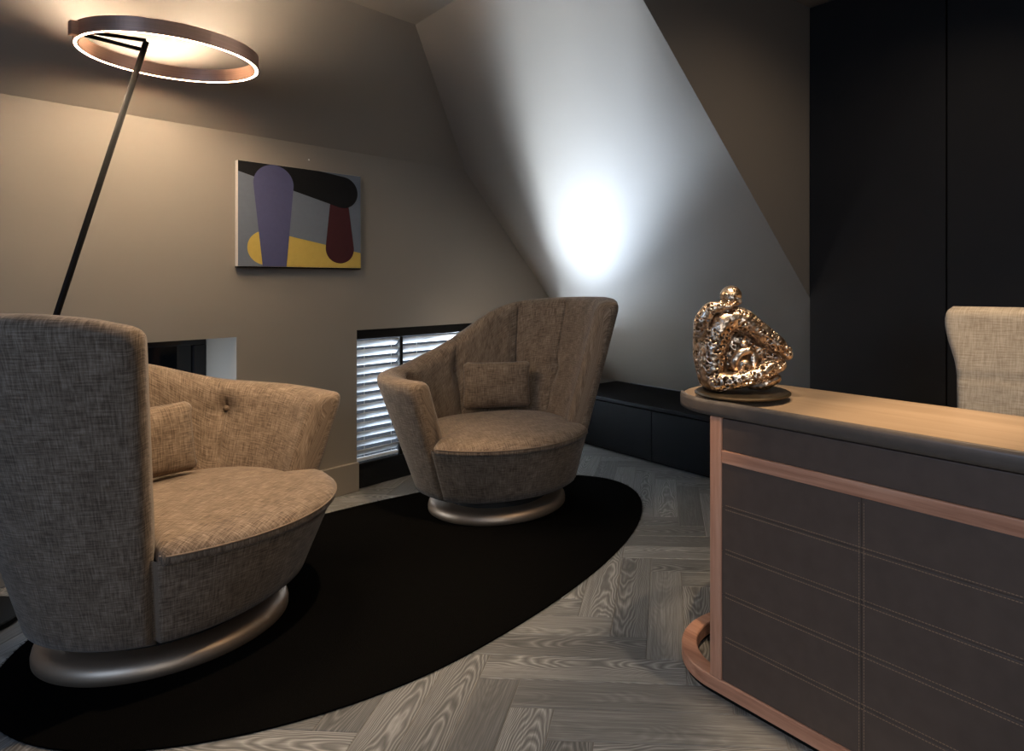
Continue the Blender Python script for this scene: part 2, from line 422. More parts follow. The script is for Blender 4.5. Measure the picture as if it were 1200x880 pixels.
# window 2: black frame at the wall face, blinds in front of the glass, lit from outside
a0, a1, z0, z1 = WIN2
win2 = empty('window_2', W1(a0, WALL + 0.01, 0), ROT1); tag(win2, kind='structure')
ww = a1 - a0
bm = bmesh.new(); add_box(bm, (0, 0, -0.0005), (ww, 0.06, 0.125), 0.004)
bm_obj('window_frame', bm, M['black_gloss'], win2)
box('head_rail', (0, -0.004, z1 - 0.048), (ww, 0.05, z1 - 0.001), M['black_metal'], win2, 0.003)
cols = [0.0, 0.268, 0.70, 1.10, ww]
bm = bmesh.new()
for c in cols[1:-1]: add_box(bm, (c - 0.009, 0.012, 0.12), (c + 0.009, 0.035, z1 - 0.04), 0.003)
bm_obj('mullion', bm, M['black_metal'], win2)
nslat = 13; pitch = 0.0465
def slat_mesh(wd):
    th = R(46); wdt = 0.050; t = 0.0012
    vs = []; fs = []
    for i in range(7):
        s = (i / 6 - 0.5) * wdt; cv = 0.004 * (1 - (2 * i / 6 - 1) ** 2)
        # room edge (negative y) is the high edge
        y = -s * math.cos(th) + cv * math.sin(th) * -1; z = s * math.sin(th) - cv * math.cos(th)
        for x in (0.0, wd):
            vs.append((x, y, z)); vs.append((x, y + t, z + t * .6))
    for i in range(6):
        a = i * 4; b = a + 4
        fs += [(a, a + 2, b + 2, b), (a + 1, b + 1, b + 3, a + 3), (a, b, b + 1, a + 1), (a + 2, a + 3, b + 3, b + 2)]
    fs += [(0, 1, 3, 2), (24, 26, 27, 25)]
    me = bpy.data.meshes.new('slat'); me.from_pydata(vs, [], fs); me.materials.append(M['blind']); me.update()
    me.polygons.foreach_set('use_smooth', [True] * len(me.polygons)); return me
names = ['narrow white slatted blind at the left end of the low window', 'white slatted blind right of the black mullion, half hidden by the swivel chair', 'white slatted blind hidden behind the swivel chair, third from the left', 'white slatted blind hidden behind the swivel chair, at the right end of the low window']
for b in range(4):
    x0 = cols[b] + (0.003 if b == 0 else 0.011); x1 = cols[b + 1] - (0.003 if b == 3 else 0.011)
    br = empty('venetian_blind', W1(a0 + x0, WALL + 0.045, 0.13), ROT1)
    tag(br, names[b], 'blind', 'blinds of the low window')
    me = slat_mesh(x1 - x0)
    for k in range(nslat):
        o = link(bpy.data.objects.new('slat', me)); o.parent = br; o.location = (0, 0, 0.042 + pitch * k)
    box('bottom_rail', (0, -0.012, 0.0), (x1 - x0, 0.012, 0.016), M['blind'], br, 0.003)
    bm = bmesh.new()
    for xx in (0.2, 0.8):
        tube(bm, [Vector(((x1 - x0) * xx, -0.022, 0.01)), Vector(((x1 - x0) * xx, -0.022, 0.62))], [0.0008] * 2, 5)
    bm_obj('lift_cord', bm, M['white'], br)

# wall socket next to the blind window
so = empty('wall_socket', W1(1.530, WALL, 0.268), ROT1); tag(so, 'small white wall socket behind the arm of the left swivel chair', 'socket')
box('cover_plate', (-0.04, -0.008, -0.04), (0.04, 0, 0.04), M['white'], so, 0.003)
bm = bmesh.new(); lathe(bm, [(0.0, 0.0), (0.02, 0.0), (0.022, 0.004), (0.0, 0.004)], 24); bmesh.ops.rotate(bm, verts=bm.verts, matrix=Matrix.Rotation(R(90), 3, 'X')); bmesh.ops.translate(bm, verts=bm.verts, vec=(0, -0.008, 0))
bm_obj('outlet_insert', bm, M['white'], so)

# black wall panels (closet) ------------------------------------------------
cl = empty('wall_closet', (0, 0, 0), ROT2); tag(cl, kind='structure')
box('closet_core', (U_P2 + 0.022, -1.0, 0.0), (U_P2 + 0.30, V_P2 - 0.004, CEIL - 0.001), M['black_panel'], cl)
vv = V_P2 - 0.003
while vv > -1.0:
    box('panel', (U_P2, vv - 0.587 + 0.0025, 0.06), (U_P2 + 0.021, vv - 0.0025, CEIL - 0.006), M['black_panel'], cl, 0.002, 1)
    vv -= 0.587
box('closet_plinth', (U_P2 + 0.03, -1.0, 0.0), (U_P2 + 0.05, V_P2 - 0.004, 0.06), M['black_panel'], cl)

# built-in bench under the eaves ---------------------------------------------
v_end = 3.42
be = empty('eaves_bench', W2(2.95, 2.4, 0), ROT2); tag(be, 'long low black built-in bench under the bright sloping wall', 'bench')
bu = lambda u: u - 2.95
bv = lambda v: v - 2.4
box('seat_board', (bu(2.68), bv(V_P2 + 0.01), 0.312), (bu(ub - 0.003), bv(v_end), 0.335), M['bench_black'], be, 0.004)
box('carcass', (bu(2.725), bv(V_P2 + 0.01), 0.0), (bu(ub - 0.05), bv(v_end), 0.310), M['bench_black'], be)
vv = v_end
for a, b in ((v_end, 2.60), (2.60, 1.54)):
    box('front_panel', (bu(2.70), bv(b + 0.002), 0.012), (bu(2.722), bv(a - 0.002), 0.302), M['bench_black'], be, 0.002)

# ================================================================== RUG
rc, rn, ar, al, rb = 1.2, 2.18, 1.45, 0.91, 0.705
rug = empty('oval_rug', W1(rc, rn, 0), ROT1); tag(rug, 'black egg-shaped pile rug under both swivel chairs', 'rug')
poly = []
NR = 160
for i in range(NR):
    t = 2 * PI * i / NR; a = ar if math.cos(t) > 0 else al
    poly.append((a * math.cos(t), rb * math.sin(t)))
prism('pile', poly, 0.0005, 0.005, M['rug'], rug, 0.002)
# fuzzy edge tufts
bm = bmesh.new()
for i in range(2600):
    t = random.uniform(0, 2 * PI); a = ar if math.cos(t) > 0 else al
    k = random.uniform(0.997, 1.0025)
    p = Vector((a * math.cos(t) * k, rb * math.sin(t) * k, random.uniform(0.002, 0.006)))
    d = Vector((math.cos(t) + random.uniform(-.8, .8), math.sin(t) + random.uniform(-.8, .8), random.uniform(-.2, .7))).normalized() * random.uniform(0.004, 0.009)
    s = Vector((-d.y, d.x, 0)).normalized() * 0.0008
    q = [bm.verts.new(x) for x in (p - s, p + s, p + d)]; bm.faces.new(q)
tag(bm_obj('pile_edge', bm, M['rug'], rug, recalc=False), kind='stuff')

# ================================================================== SWIVEL CHAIRS
RT = [(-55, .30, .43), (0, .338, .262), (76, .303, .24), (125, .315, .13), (175, .325, .26), (205, .33, .335), (250, .33, .345), (305, .30, .43), (360, .338, .262)]
R0T = [(a, b) for a, b, c in RT]; KT = [(a, c) for a, b, c in RT]
HALF = 55.0; SPAN = 250.0
def r_full(d, z):
    d = d % 360
    return interp(d, R0T) + interp(d, KT) * z
SEATZ = 0.372
def make_chair(C, facing, mirror, H, seams, label, pillow_dir, pillow_r, BZ):
    root = empty('swivel_armchair', (C[0], C[1], 0.0052), R(facing))
    z_off = -0.0052
    tag(root, label, 'armchair')
    sgn = 1 if mirror else -1
    def ang(d): return R(sgn * (HALF + d))
    def P(d, r, z):
        a = ang(d); return (r * math.cos(a), r * math.sin(a), z + z_off)
    fab = M['chair']
    # ---- base ring and swivel plate
    bm = bmesh.new()
    lathe(bm, [(0, 0.0005), (0.312, 0.0005), (0.317, 0.004), (0.3175, 0.018), (0.315, 0.030), (0.307, 0.041), (0.293, 0.048), (0.268, 0.050), (0.10, 0.050), (0, 0.050)], 96)
    bm_obj('base_disc', bm, M['bronze_base'], root, True)
    bm = bmesh.new(); lathe(bm, [(0, 0.0495), (0.235, 0.0495), (0.235, 0.110), (0, 0.110)], 64)
    bm_obj('swivel_plate', bm, M['dark_gap'], root)
    # ---- shell
    TH = 0.105
    RE = 0.034
    cols_ = []
    ne = 7
    arc_per_deg = R(1) * 0.47
    for i in range(ne):
        t = 1 - i / ne                         # 1 at the very tip, 0 inside
        x = RE * (1 - math.sin((1 - t) * PI / 2)) ; s = RE * (1 - math.cos((1 - i / ne) * PI / 2))
        off = RE * (1 - math.sin((1 - t) * PI / 2))
        cols_.append((off / arc_per_deg, s))
    cols_ = [(RE * (1 - math.sin(th)) / arc_per_deg, RE * (1 - math.cos(th))) for th in [PI / 2 * (1 - i / ne) for i in range(ne)]][::-1]
    # rebuild cleanly: theta 0 = tip (offset 0, full shrink) .. pi/2 = inside (offset RE, no shrink)
    cols_ = []
    for i in range(ne):
        th = PI / 2 * i / ne
        cols_.append((RE * (1 - math.cos(th)) / arc_per_deg, RE * (1 - math.sin(th))))
    dl = [(c[0], c[1]) for c in cols_]
    nmid = 190
    d0 = RE / arc_per_deg
    mids = [d0 + (SPAN - 2 * d0) * i / nmid for i in range(nmid + 1)]
    for sd in seams:
        mids = [x for x in mids if abs(x - sd) > 3.0] + [sd + q_ * 0.3 for q_ in range(-10, 11)]
    for x in sorted(mids): dl.append((x, 0.0))
    dl += [(SPAN - c[0], c[1]) for c in cols_[::-1]]
    def groove(d, z):
        g = 0.0
        for sd in seams:
            w_ = (d - sd) * arc_per_deg
            bz = BZ(sd)
            low = 1.0 if sd < 170 or z < bz else math.exp(-((z - bz) / 0.02) ** 2)
            g += 0.009 * math.exp(-(w_ / 0.0045) ** 2) * low + 0.014 * math.exp(-(w_ / 0.04) ** 2) * max(low, 0.35)
            g += 0.026 * math.exp(-((w_ / 0.04) ** 2 + ((z - bz) / 0.045) ** 2))
        return g
    verts = []; uvs = []; sec = None
    nz = 18; nt = 9
    for d, sh in dl:
        h = interp(d, H) - sh * 0.8
        hth = TH / 2 - sh
        prof = []
        zb_ = 0.110
        # outer, bottom to top
        prof.append((r_full(d, zb_) - 0.05, zb_, 1))
        prof.append((r_full(d, zb_) - 0.018, zb_ + 0.001, 1))
        for k in range(nz + 1):
            z = zb_ + 0.016 + (h - 0.045 - zb_ - 0.016) * k / nz
            prof.append((r_full(d, z) - sh, z, 1))
        zt = h - 0.045
        rc_ = r_full(d, zt) - TH / 2
        for k in range(1, nt):
            t = PI * k / nt
            prof.append((rc_ + hth * math.copysign(abs(math.cos(t)) ** 0.75, math.cos(t)) + r_full(d, zt + .045 * math.sin(t)) - r_full(d, zt), zt + 0.045 * math.sin(t) ** 0.75, 0))
        for k in range(nz + 1):
            z = zt + (0.30 - zt) * k / nz
            rr = r_full(d, z) - TH + sh
            fade = min(1, max(0, (z - 0.36) / 0.06)) * (1 if sh == 0 else 0)
            prof.append((rr + groove(d, z) * fade - 0.006 * fade, z, 2))
        if sec is None: sec = len(prof)
        vlen = 0.0; pr = prof[0]
        for q_ in prof:
            vlen += math.hypot(q_[0] - pr[0], q_[1] - pr[1]); pr = q_
            verts.append(P(d, q_[0], q_[1])); uvs.append((d * arc_per_deg + (sh if d > 100 else -sh), vlen))
    faces = []
    nc_ = len(dl)
    for i in range(nc_ - 1):
        for k in range(sec - 1):
            a, b = i * sec + k, (i + 1) * sec + k
            f = (a, b, b + 1, a + 1)
            faces.append(f if sgn < 0 else f[::-1])
    faces.append(tuple(range(sec)) if sgn < 0 else tuple(range(sec))[::-1])
    last = (nc_ - 1) * sec
    faces.append(tuple(range(last + sec - 1, last - 1, -1)) if sgn < 0 else tuple(range(last, last + sec)))
    mesh_obj('backrest_shell', verts, faces, fab, root, True, uvs)
    # ---- drum under the seat
    n = 240; verts = []; uvs = []; faces = []
    zs = [(0.110, -0.06), (0.111, -0.018), (0.126, 0.0)] + [(0.126 + (0.352 - 0.126) * k / 8, 0.0) for k in range(1, 9)]
    for zi, (z, dr) in enumerate(zs):
        for i in range(n):
            d = 360 * i / n
            inside = d < SPAN
            e = min(abs(d - SPAN), abs(d - 360)) if not inside else min(d, SPAN - d)
            ins = 0.05 if inside and e > 1.6 else (0.0015 if not inside else 0.015)
            verts.append(P(d, r_full(d, z) + dr - ins, z)); uvs.append((d * arc_per_deg, z))
    for j in range(len(zs) - 1):
        for i in range(n):
            a, b = j * n + i, j * n + (i + 1) % n
            f = (a, b, b + n, a + n); faces.append(f if sgn > 0 else f[::-1])
    faces.append(tuple(range(n))[::-1] if sgn > 0 else tuple(range(n)))
    mesh_obj('seat_drum', verts, faces, fab, root, True, uvs)
    # ---- seat cushion
    verts = []; uvs = []; faces = []
    rings = [(-0.02, 0.336), (0.000, 0.338), (0.006, 0.346), (0.0075, 0.356), (0.004, 0.368), (-0.006, 0.378), (-0.03, 0.390)]
    def seatR(d):
        d = d % 360
        outer = r_full(d, 0.35)
        inner = r_full(d, 0.38) - TH + 0.012
        # smooth step just inside each end of the shell
        def st(x): x = min(1, max(0, x)); return x * x * (3 - 2 * x)
        if d > SPAN: t = 1.0 if (d - SPAN) > 5 and (360 - d) > 5 else st(min(d - SPAN, 360 - d) / 5 + 0.35)
        else: t = st(0.35 - min(d, SPAN - d) / 5)
        return inner + (outer - inner) * t
    for dr, z in rings:
        for i in range(n):
            d = 360 * i / n; r_ = seatR(d) + dr; p = P(d, r_, z); verts.append(p); uvs.append((p[0], p[1]))
    for f_, z in ((0.86, 0.397), (0.70, 0.403), (0.45, 0.408), (0.2, 0.410)):
        for i in range(n):
            d = 360 * i / n; r_ = (seatR(d) - 0.03) * f_; p = P(d, r_, z); verts.append(p); uvs.append((p[0], p[1]))
    nr = len(rings) + 4
    for j in range(nr - 1):
        for i in range(n):
            a, b = j * n + i, j * n + (i + 1) % n
            f = (a, b, b + n, a + n); faces.append(f if sgn > 0 else f[::-1])
    verts.append((0, 0, 0.4102 + z_off)); uvs.append((0, 0))
    base_ = (nr - 1) * n
    for i in range(n):
        f = (base_ + i, base_ + (i + 1) % n, len(verts) - 1); faces.append(f if sgn > 0 else f[::-1])
    mesh_obj('seat_cushion', verts, faces, fab, root, True, uvs)
    # piping along the front edge of the seat
    bm = bmesh.new()
    pts = [Vector(P(SPAN + 2 + (106) * i / 40, seatR(SPAN + 2 + 106 * i / 40) + 0.0065, 0.362)) for i in range(41)]
    tube(bm, pts, [0.0032] * 41, 6)
    bm_obj('piping', bm, fab, root, True)
    # ---- buttons
    for sd in seams:
        bz = BZ(sd)
        rr = r_full(sd, bz) - TH + 0.036
        bm = bmesh.new(); bmesh.ops.create_uvsphere(bm, u_segments=12, v_segments=8, radius=0.0105)
        o = bm_obj('button', bm, fab, root, True); o.location = P(sd, rr - 0.004, bz)
        # welt seam below the button
        bm = bmesh.new()
        z1_ = bz - 0.012
        pts = [Vector(P(sd, r_full(sd, z1_ + (0.40 - z1_) * i / 8) - TH + groove(sd, z1_ + (0.40 - z1_) * i / 8) - 0.0065, z1_ + (0.40 - z1_) * i / 8)) for i in range(9)]
        tube(bm, pts, [0.0022] * 9, 6); bm_obj('welt', bm, fab, root, True)
    # ---- lumbar pillow: rests on the seat, a thing of its own
    pr = empty('lumbar_pillow', (C[0] + pillow_r * math.cos(R(pillow_dir)), C[1] + pillow_r * math.sin(R(pillow_dir)), 0.402), R(pillow_dir + 90))
    w_, h_, t_ = 0.335, 0.235, 0.09
    nu, nv = 40, 28
    verts = []; uvs = []; faces = []
    for s_ in (1, -1):
        for j in range(nv + 1):
            for i in range(nu + 1):
                x = 2 * i / nu - 1; y = 2 * j / nv - 1
                b = max(0, (1 - abs(x) ** 3.2)) ** 0.5 * max(0, (1 - abs(y) ** 3.2)) ** 0.5
                px = x * w_ / 2 * (1 - 0.035 * (1 - y * y)) ; py = y * h_ / 2 * (1 - 0.035 * (1 - x * x))
                # rounded corners
                cr = max(0, abs(x) - 0.82) / 0.18; cy_ = max(0, abs(y) - 0.76) / 0.24
                if cr > 0 and cy_ > 0:
                    l = math.hypot(cr, cy_); mx = max(cr, cy_)
                    if l > 0:
                        f_ = mx / l
                        px = math.copysign(0.82 + 0.18 * cr * f_, x) * w_ / 2; py = math.copysign(0.76 + 0.24 * cy_ * f_, y) * h_ / 2
                yy = s_ * t_ / 2 * b
                zz = py + h_ / 2
                lean = 0.20
                verts.append((px, yy * math.cos(lean) + zz * math.sin(lean) * 0.9 * -1 * -1, zz * math.cos(lean) + yy * -math.sin(lean) * 0.5 + 0.012)); uvs.append((px, py))
    def I(s_, i, j): return s_ * (nu + 1) * (nv + 1) + j * (nu + 1) + i
    for s_ in (0, 1):
        for j in range(nv):
            for i in range(nu):
                f = (I(s_, i, j), I(s_, i, j + 1), I(s_, i + 1, j + 1), I(s_, i + 1, j)); faces.append(f if s_ == 0 else f[::-1])
    o = mesh_obj('cushion_cover', verts, faces, fab, pr, True, uvs)
    bm = bmesh.new(); bm.from_mesh(o.data); bmesh.ops.remove_doubles(bm, verts=bm.verts, dist=0.0004); bmesh.ops.recalc_face_normals(bm, faces=bm.faces); bm.to_mesh(o.data); bm.free()
    pts = []
    return root, pr
# pillow local: x along width, +y = away from the sitter; rotation (dir+90-180)
HL = [(0, .945), (12, .966), (28, .978), (76, .972), (100, .945), (125, .875), (150, .80), (170, .748), (186, .70), (196, .678), (214, .662), (250, .645)]
HF = [(0, .955), (12, .968), (28, .974), (68, .965), (90, .948), (104, .922), (119, .871), (134, .80), (151, .725), (171, .668), (185, .648), (250, .642)]
bzL = lambda d: 0.58 if d > 170 else 0.62
bzF = lambda d: 0.58 if d > 170 else 0.60
chL, pilL = make_chair((-1.40, 1.98), -5, False, HL, (50, 97, 146, 197), 'taupe swivel tub armchair nearest the lamp, seen from its high side', 152, 0.166, bzL)
tag(pilL, 'small taupe pillow mostly hidden inside the left swivel armchair', 'pillow')
chF, pilF = make_chair((-0.626, 3.08), -61, True, HF, (56, 92, 146, 190), 'taupe swivel tub armchair facing the room beside the blind window', 103, 0.182, bzF)
tag(pilF, 'rectangular taupe lumbar pillow upright on the far swivel armchair', 'pillow')
for p_ in (pilL, pilF): p_.rotation_euler.z -= PI

# ================================================================== FLOOR LAMP
lamp = empty('floor_lamp', (-2.06, 1.96, 0.0), 0); tag(lamp, 'slender black leaning floor lamp with a glowing copper ring head', 'lamp')
LB = Vector((-2.06, 1.96, 0))
RC = Vector((-1.598, 2.263, 0)) - LB
tip = Vector((-1.588, 2.130, 1.838)) - LB
foot = Vector((-2.09, 2.02, 0.02)) - LB
bm = bmesh.new(); lathe(bm, [(0, 0.0), (0.165, 0.0), (0.17, 0.004), (0.17, 0.016), (0.165, 0.02), (0, 0.021)], 72)
bm_obj('base_disc', bm, M['black_metal'], lamp, False)
bm = bmesh.new(); tube(bm, [foot, tip], [0.0095, 0.0085], 14); bm_obj('pole', bm, M['black_metal'], lamp, True)
zr0, zr1, ro, ri = 1.824, 1.872, 0.264, 0.250
bm = bmesh.new()
prof = [(ri, zr0 + .004), (ri, zr1 - .004), (ri + .002, zr1 - .004), (ri + .002, zr0 + .004)]
def ring_solid(bm, p, n=128):
    rings = [[bm.verts.new((RC.x + r * math.cos(2 * PI * i / n), RC.y + r * math.sin(2 * PI * i / n), z)) for i in range(n)] for r, z in p]
    for a, b in zip(rings, rings[1:] + rings[:1]):
        for i in range(n): bm.faces.new((a[i], a[(i + 1) % n], b[(i + 1) % n], b[i]))
ring_solid(bm, [(ri, zr0), (ri, zr1), (ri + .0040, zr1), (ri + .0040, zr0)])
ring_solid(bm, [(ro - .0040, zr0), (ro - .0040, zr1), (ro, zr1), (ro, zr0)])
ring_solid(bm, [(ri + .0022, zr0 + .012), (ri + .0022, zr1 - .012), (ro - .0022, zr1 - .012), (ro - .0022, zr0 + .012)])
head = bm_obj('lamp_ring', bm, M['copper'], lamp, False)
bm = bmesh.new(); ring_solid(bm, [(ri + .0042, zr0 + .0015), (ri + .0042, zr0 + .005), (ro - .0042, zr0 + .005), (ro - .0042, zr0 + .0015)])
bm_obj('lower_light_strip', bm, M['led_down'], head)
bm = bmesh.new(); ring_solid(bm, [(ri + .003, zr1 - .005), (ri + .003, zr1 - .0015), (ro - .003, zr1 - .0015), (ro - .003, zr1 - .005)])
bm_obj('upper_light_strip', bm, M['led_up'], head)
# bracket on the ring and the folded arm to the pole
att = Vector((-1.742, 2.040, 0)) - LB
dv = Vector((att.x - RC.x, att.y - RC.y, 0)).normalized()
aout = RC + dv * (ro + 0.006); aout.z = 1.845
bm = bmesh.new(); add_box(bm, (-0.012, -0.014, -0.022), (0.012, 0.014, 0.022), 0.002)
o = bm_obj('bracket', bm, M['copper'], lamp); o.location = aout; o.rotation_euler = (0, 0, math.atan2(dv.y, dv.x))
ain = RC + dv * (ri - 0.002)
bm = bmesh.new()
side = Vector((-dv.y, dv.x, 0)) * 0.016
tube(bm, [Vector((ain.x, ain.y, 1.838)) + side * 1.4, tip + Vector((0, 0, 0.004))], [0.0065, 0.0065], 8)
tube(bm, [Vector((ain.x, ain.y, 1.838)) - side * 1.0, tip + Vector((0, 0, -0.03))], [0.0065, 0.0065], 8)
bm_obj('arm', bm, M['black_metal'], lamp, True)

# ================================================================== PAINTING
pw, ph, pt = 0.566, 0.46, 0.028
pic = empty('painting', W1(1.18, WALL - 0.002, 1.117), ROT1); tag(pic, 'abstract canvas with black, violet, yellow and maroon rounded shapes on the wall', 'painting')
PX = lambda x: (x - 97) / (1000 - 97) * pw          # crop coordinates, straightened
def pc(name, c): return plain(name, c, 0.7, 0, 0.03, 60, spec=0.15)
M['edge'] = pc('canvas_edge', (0.55, 0.50, 0.46)); M['pgrey'] = pc('paint_grey', (0.122, 0.142, 0.175)); M['pblack'] = pc('paint_black', (0.007, 0.007, 0.008))
M['pviolet'] = pc('paint_violet', (0.070, 0.072, 0.145)); M['pyellow'] = pc('paint_yellow', (0.47, 0.335, 0.08)); M['pmaroon'] = pc('paint_maroon', (0.045, 0.013, 0.016))
box('canvas', (0, -pt, 0), (pw, 0, ph), M['edge'], pic, 0.002)
bm = bmesh.new()
add_box(bm, (0.0, -pt + 0.001, -0.006), (pw, -0.0005, 0.0)); bm_obj('bottom_strip', bm, M['black_metal'], pic)  # black strip along the bottom edge of the canvas
def flat(name, poly, layer, mat):
    y = -pt - 0.0003 - layer * 0.0004
    # clip polygon to the canvas
    def clip(P, f, g):
        out = []
        for i in range(len(P)):
            a, b = P[i], P[(i + 1) % len(P)]
            fa, fb = f(a), f(b)
            if fa >= 0: out.append(a)
            if fa * fb < 0:
                t = fa / (fa - fb); out.append((a[0] + (b[0] - a[0]) * t, a[1] + (b[1] - a[1]) * t))
        return out
    for f in (lambda p: p[0] - 0.001, lambda p: pw - 0.001 - p[0], lambda p: p[1] - 0.001, lambda p: ph - 0.001 - p[1]): poly = clip(poly, f, 0)
    k = len(poly)
    vs = [(x, y, z) for x, z in poly] + [(x, y + 0.0003, z) for x, z in poly]
    return mesh_obj(name, vs, [tuple(range(k))[::-1], tuple(range(k, 2 * k))] + [(i, (i + 1) % k, (i + 1) % k + k, i + k) for i in range(k)], mat, pic)
def lozenge(c0, r0, c1, r1, n=36):
    """hull of two circles"""
    d = Vector((c1[0] - c0[0], c1[1] - c0[1])); L = d.length; th = math.atan2(d.y, d.x); al_ = math.acos((r0 - r1) / L)
    P_ = []
    for i in range(n + 1):
        a = th + al_ + (2 * PI - 2 * al_) * i / n; P_.append((c0[0] + r0 * math.cos(a), c0[1] + r0 * math.sin(a)))
    for i in range(n + 1):
        a = th - al_ + 2 * al_ * i / n; P_.append((c1[0] + r1 * math.cos(a), c1[1] + r1 * math.sin(a)))
    return P_
# straightened crop measures: fraction across / up
def F(x, y):
    tx = (x - 97) / 903.0
    top = 47 + (172 - 47) * tx; bot = 808 + (832 - 808) * tx
    # undo the perspective foreshortening along x (near edge is left)
    zl, zr = 2.822, 3.270
    X = tx * zr and (tx * zl) / (zr - tx * (zr - zl)) * 1.0
    X = tx / (tx + (1 - tx) * (zl / zr)) if False else tx * zr / (zl + tx * (zr - zl)) if False else (tx * zl) / (zl * tx + zr * (1 - tx)) if False else tx * zr / (zr + (zl - zr) * (1 - tx)) if False else tx
    return (X * pw, (bot - y) / (bot - top) * ph)
flat('ground', [(0, 0), (pw, 0), (pw, ph), (0, ph)], 0, M['pgrey'])
yl, yr_ = F(245, 680), F(1000, 800)
flat('yellow_shape', lozenge(F(280, 678), 0.076, F(1500, 905), 0.06), 1, M['pyellow'])
flat('maroon_shape', lozenge(F(828, 690), 0.0715, F(820, 250), 0.036), 2, M['pmaroon'])
flat('black_shape', lozenge(F(850, 285), 0.0765, F(-240, -60), 0.026), 3, M['pblack'])
flat('violet_shape', lozenge(F(335, 222), 0.0865, F(343, 1000), 0.040), 4, M['pviolet'])
# small wall nail above
bm = bmesh.new(); bmesh.ops.create_uvsphere(bm, u_segments=8, v_segments=6, radius=0.004)
nl = bm_obj('wall_nail', bm, M['white'], None, True); nl.location = W1(1.50, WALL - 0.003, 1.627); tag(nl, 'tiny pale nail head on the wall above the painting', 'nail')

# ================================================================== DESK
DU, DV = 1.50, 0.30
desk = empty('desk', W2(DU, DV, 0), ROT2); tag(desk, 'round-ended desk clad in stitched dark leather with walnut trim', 'desk')
YE = 1.050 - DV            # centre of the rounded end
YB = -0.80
def stadium(r, n=40, y0=YB, y1=YE):
    P_ = [(r * math.cos(PI * i / n), y1 + r * math.sin(PI * i / n)) for i in range(n + 1)]
    P_ += [(r * math.cos(PI + PI * i / n), y0 + r * math.sin(PI + PI * i / n)) for i in range(n + 1)]
    return P_
def stadium_ring(name, ro_, ri_, z0_, z1_, mat, bevel=0.003):
    bm = bmesh.new(); A, B = stadium(ro_), stadium(ri_); n = len(A)
    prof = [(ro_, z0_), (ro_, z1_ - bevel), (ro_ - bevel, z1_), (ri_ + bevel, z1_), (ri_, z1_ - bevel), (ri_, z0_)]
    rings = [[bm.verts.new((x, y, z)) for x, y in stadium(r)] for r, z in prof]
    for a, b in zip(rings, rings[1:] + rings[:1]):
        for i in range(n): bm.faces.new((a[i], a[(i + 1) % n], b[(i + 1) % n], b[i]))
    return bm_obj(name, bm, mat, desk)
stadium_ring('base_plinth', 0.193, 0.165, 0.0, 0.013, M['black_metal'], 0.001)
stadium_ring('base_ring', 0.200, 0.157, 0.013, 0.047, M['walnut_y'])
XF = -0.196
ys = [1.01 - DV - 0.369 * k for k in range(5)]
rows = [0.594, 0.484, 0.374, 0.265, 0.154, 0.0475]
box('carcass', (XF + 0.012, ys[-1], 0.0475), (0.15, ys[0] - 0.001, 0.706), M['leather'], desk)
for k in range(4):
    for r_ in range(5):
        box('leather_panel', (XF, ys[k + 1] + 0.0003, rows[r_ + 1] + 0.0003), (XF + 0.012, ys[k] - 0.0003, rows[r_] - 0.0003), M['leather'], desk, 0.0013, 2)
box('fascia', (XF, ys[-1], 0.627), (XF + 0.012, ys[0] - 0.001, 0.706), M['leather'], desk, 0.002)
box('rail', (XF - 0.004, ys[-1], 0.5945), (XF + 0.012, ys[0] - 0.001, 0.6265), M['walnut_y'], desk, 0.002)
box('post', (XF - 0.004, ys[0], 0.047), (XF + 0.034, ys[0] + 0.036, 0.7085), M['walnut_z'], desk, 0.003)
box('post', (0.116, ys[0], 0.047), (0.154, ys[0] + 0.036, 0.7085), M['walnut_z'], desk, 0.003)
# stitching: short tan dashes in double rows along the panel joints
bm = bmesh.new()
def dash(y, z, dy, dz): add_box(bm, (XF - 0.0008, y - dy / 2, z - dz / 2), (XF + 0.0006, y + dy / 2, z + dz / 2))
y = ys[-1] + 0.01
while y < ys[0] - 0.008:
    for z in rows[1:5]:
        dash(y, z + 0.0055, 0.0046, 0.0013); dash(y, z - 0.0055, 0.0046, 0.0013)
    y += 0.0066
for yy in ys[1:-1]:
    z = 0.06
    while z < 0.588:
        dash(yy + 0.0055, z, 0.0011, 0.0042); dash(yy - 0.0055, z, 0.0011, 0.0042); z += 0.0066
tag(bm_obj('stitching', bm, M['thread'], desk, recalc=False), kind='stuff')
prism('desk_top', stadium(0.1955), 0.711, 0.738, M['desktop'], desk, 0.002)
# leather rim along the front and round the end
path = [(-0.200, YB)] + [(-0.200, YB + (YE - YB) * i / 12) for i in range(1, 13)] + [(0.200 * math.cos(R(180 - t)), YE + 0.200 * math.sin(R(180 - t))) for t in range(3, 46, 3)]
bm = bmesh.new()
sec_ = [(-0.003, 0.7085), (0.0035, 0.711), (0.0045, 0.72), (0.0045, 0.738), (0.002, 0.7475), (-0.002, 0.749), (-0.006, 0.747), (-0.0075, 0.742), (-0.0075, 0.7085)]
rings = []
for i, (x, y) in enumerate(path):
    if y <= YE: nx, ny = -1.0, 0.0
    else: l = math.hypot(x, y - YE); nx, ny = x / l, (y - YE) / l
    rings.append([bm.verts.new((x + nx * o_, y + ny * o_, z)) for o_, z in sec_])
for a, b in zip(rings, rings[1:]):
    for k in range(len(sec_)):
        bm.faces.new((a[k], a[(k + 1) % len(sec_)], b[(k + 1) % len(sec_)], b[k]))
bm.faces.new(rings[0]); bm.faces.new(rings[-1][::-1])
bm_obj('rim', bm, M['rim'], desk, True)

# ================================================================== DESK CHAIR
dc = empty('desk_chair', W2(2.10, 0.47, 0), ROT2); tag(dc, 'cream upholstered desk chair behind the desk, cut by the right edge', 'chair')
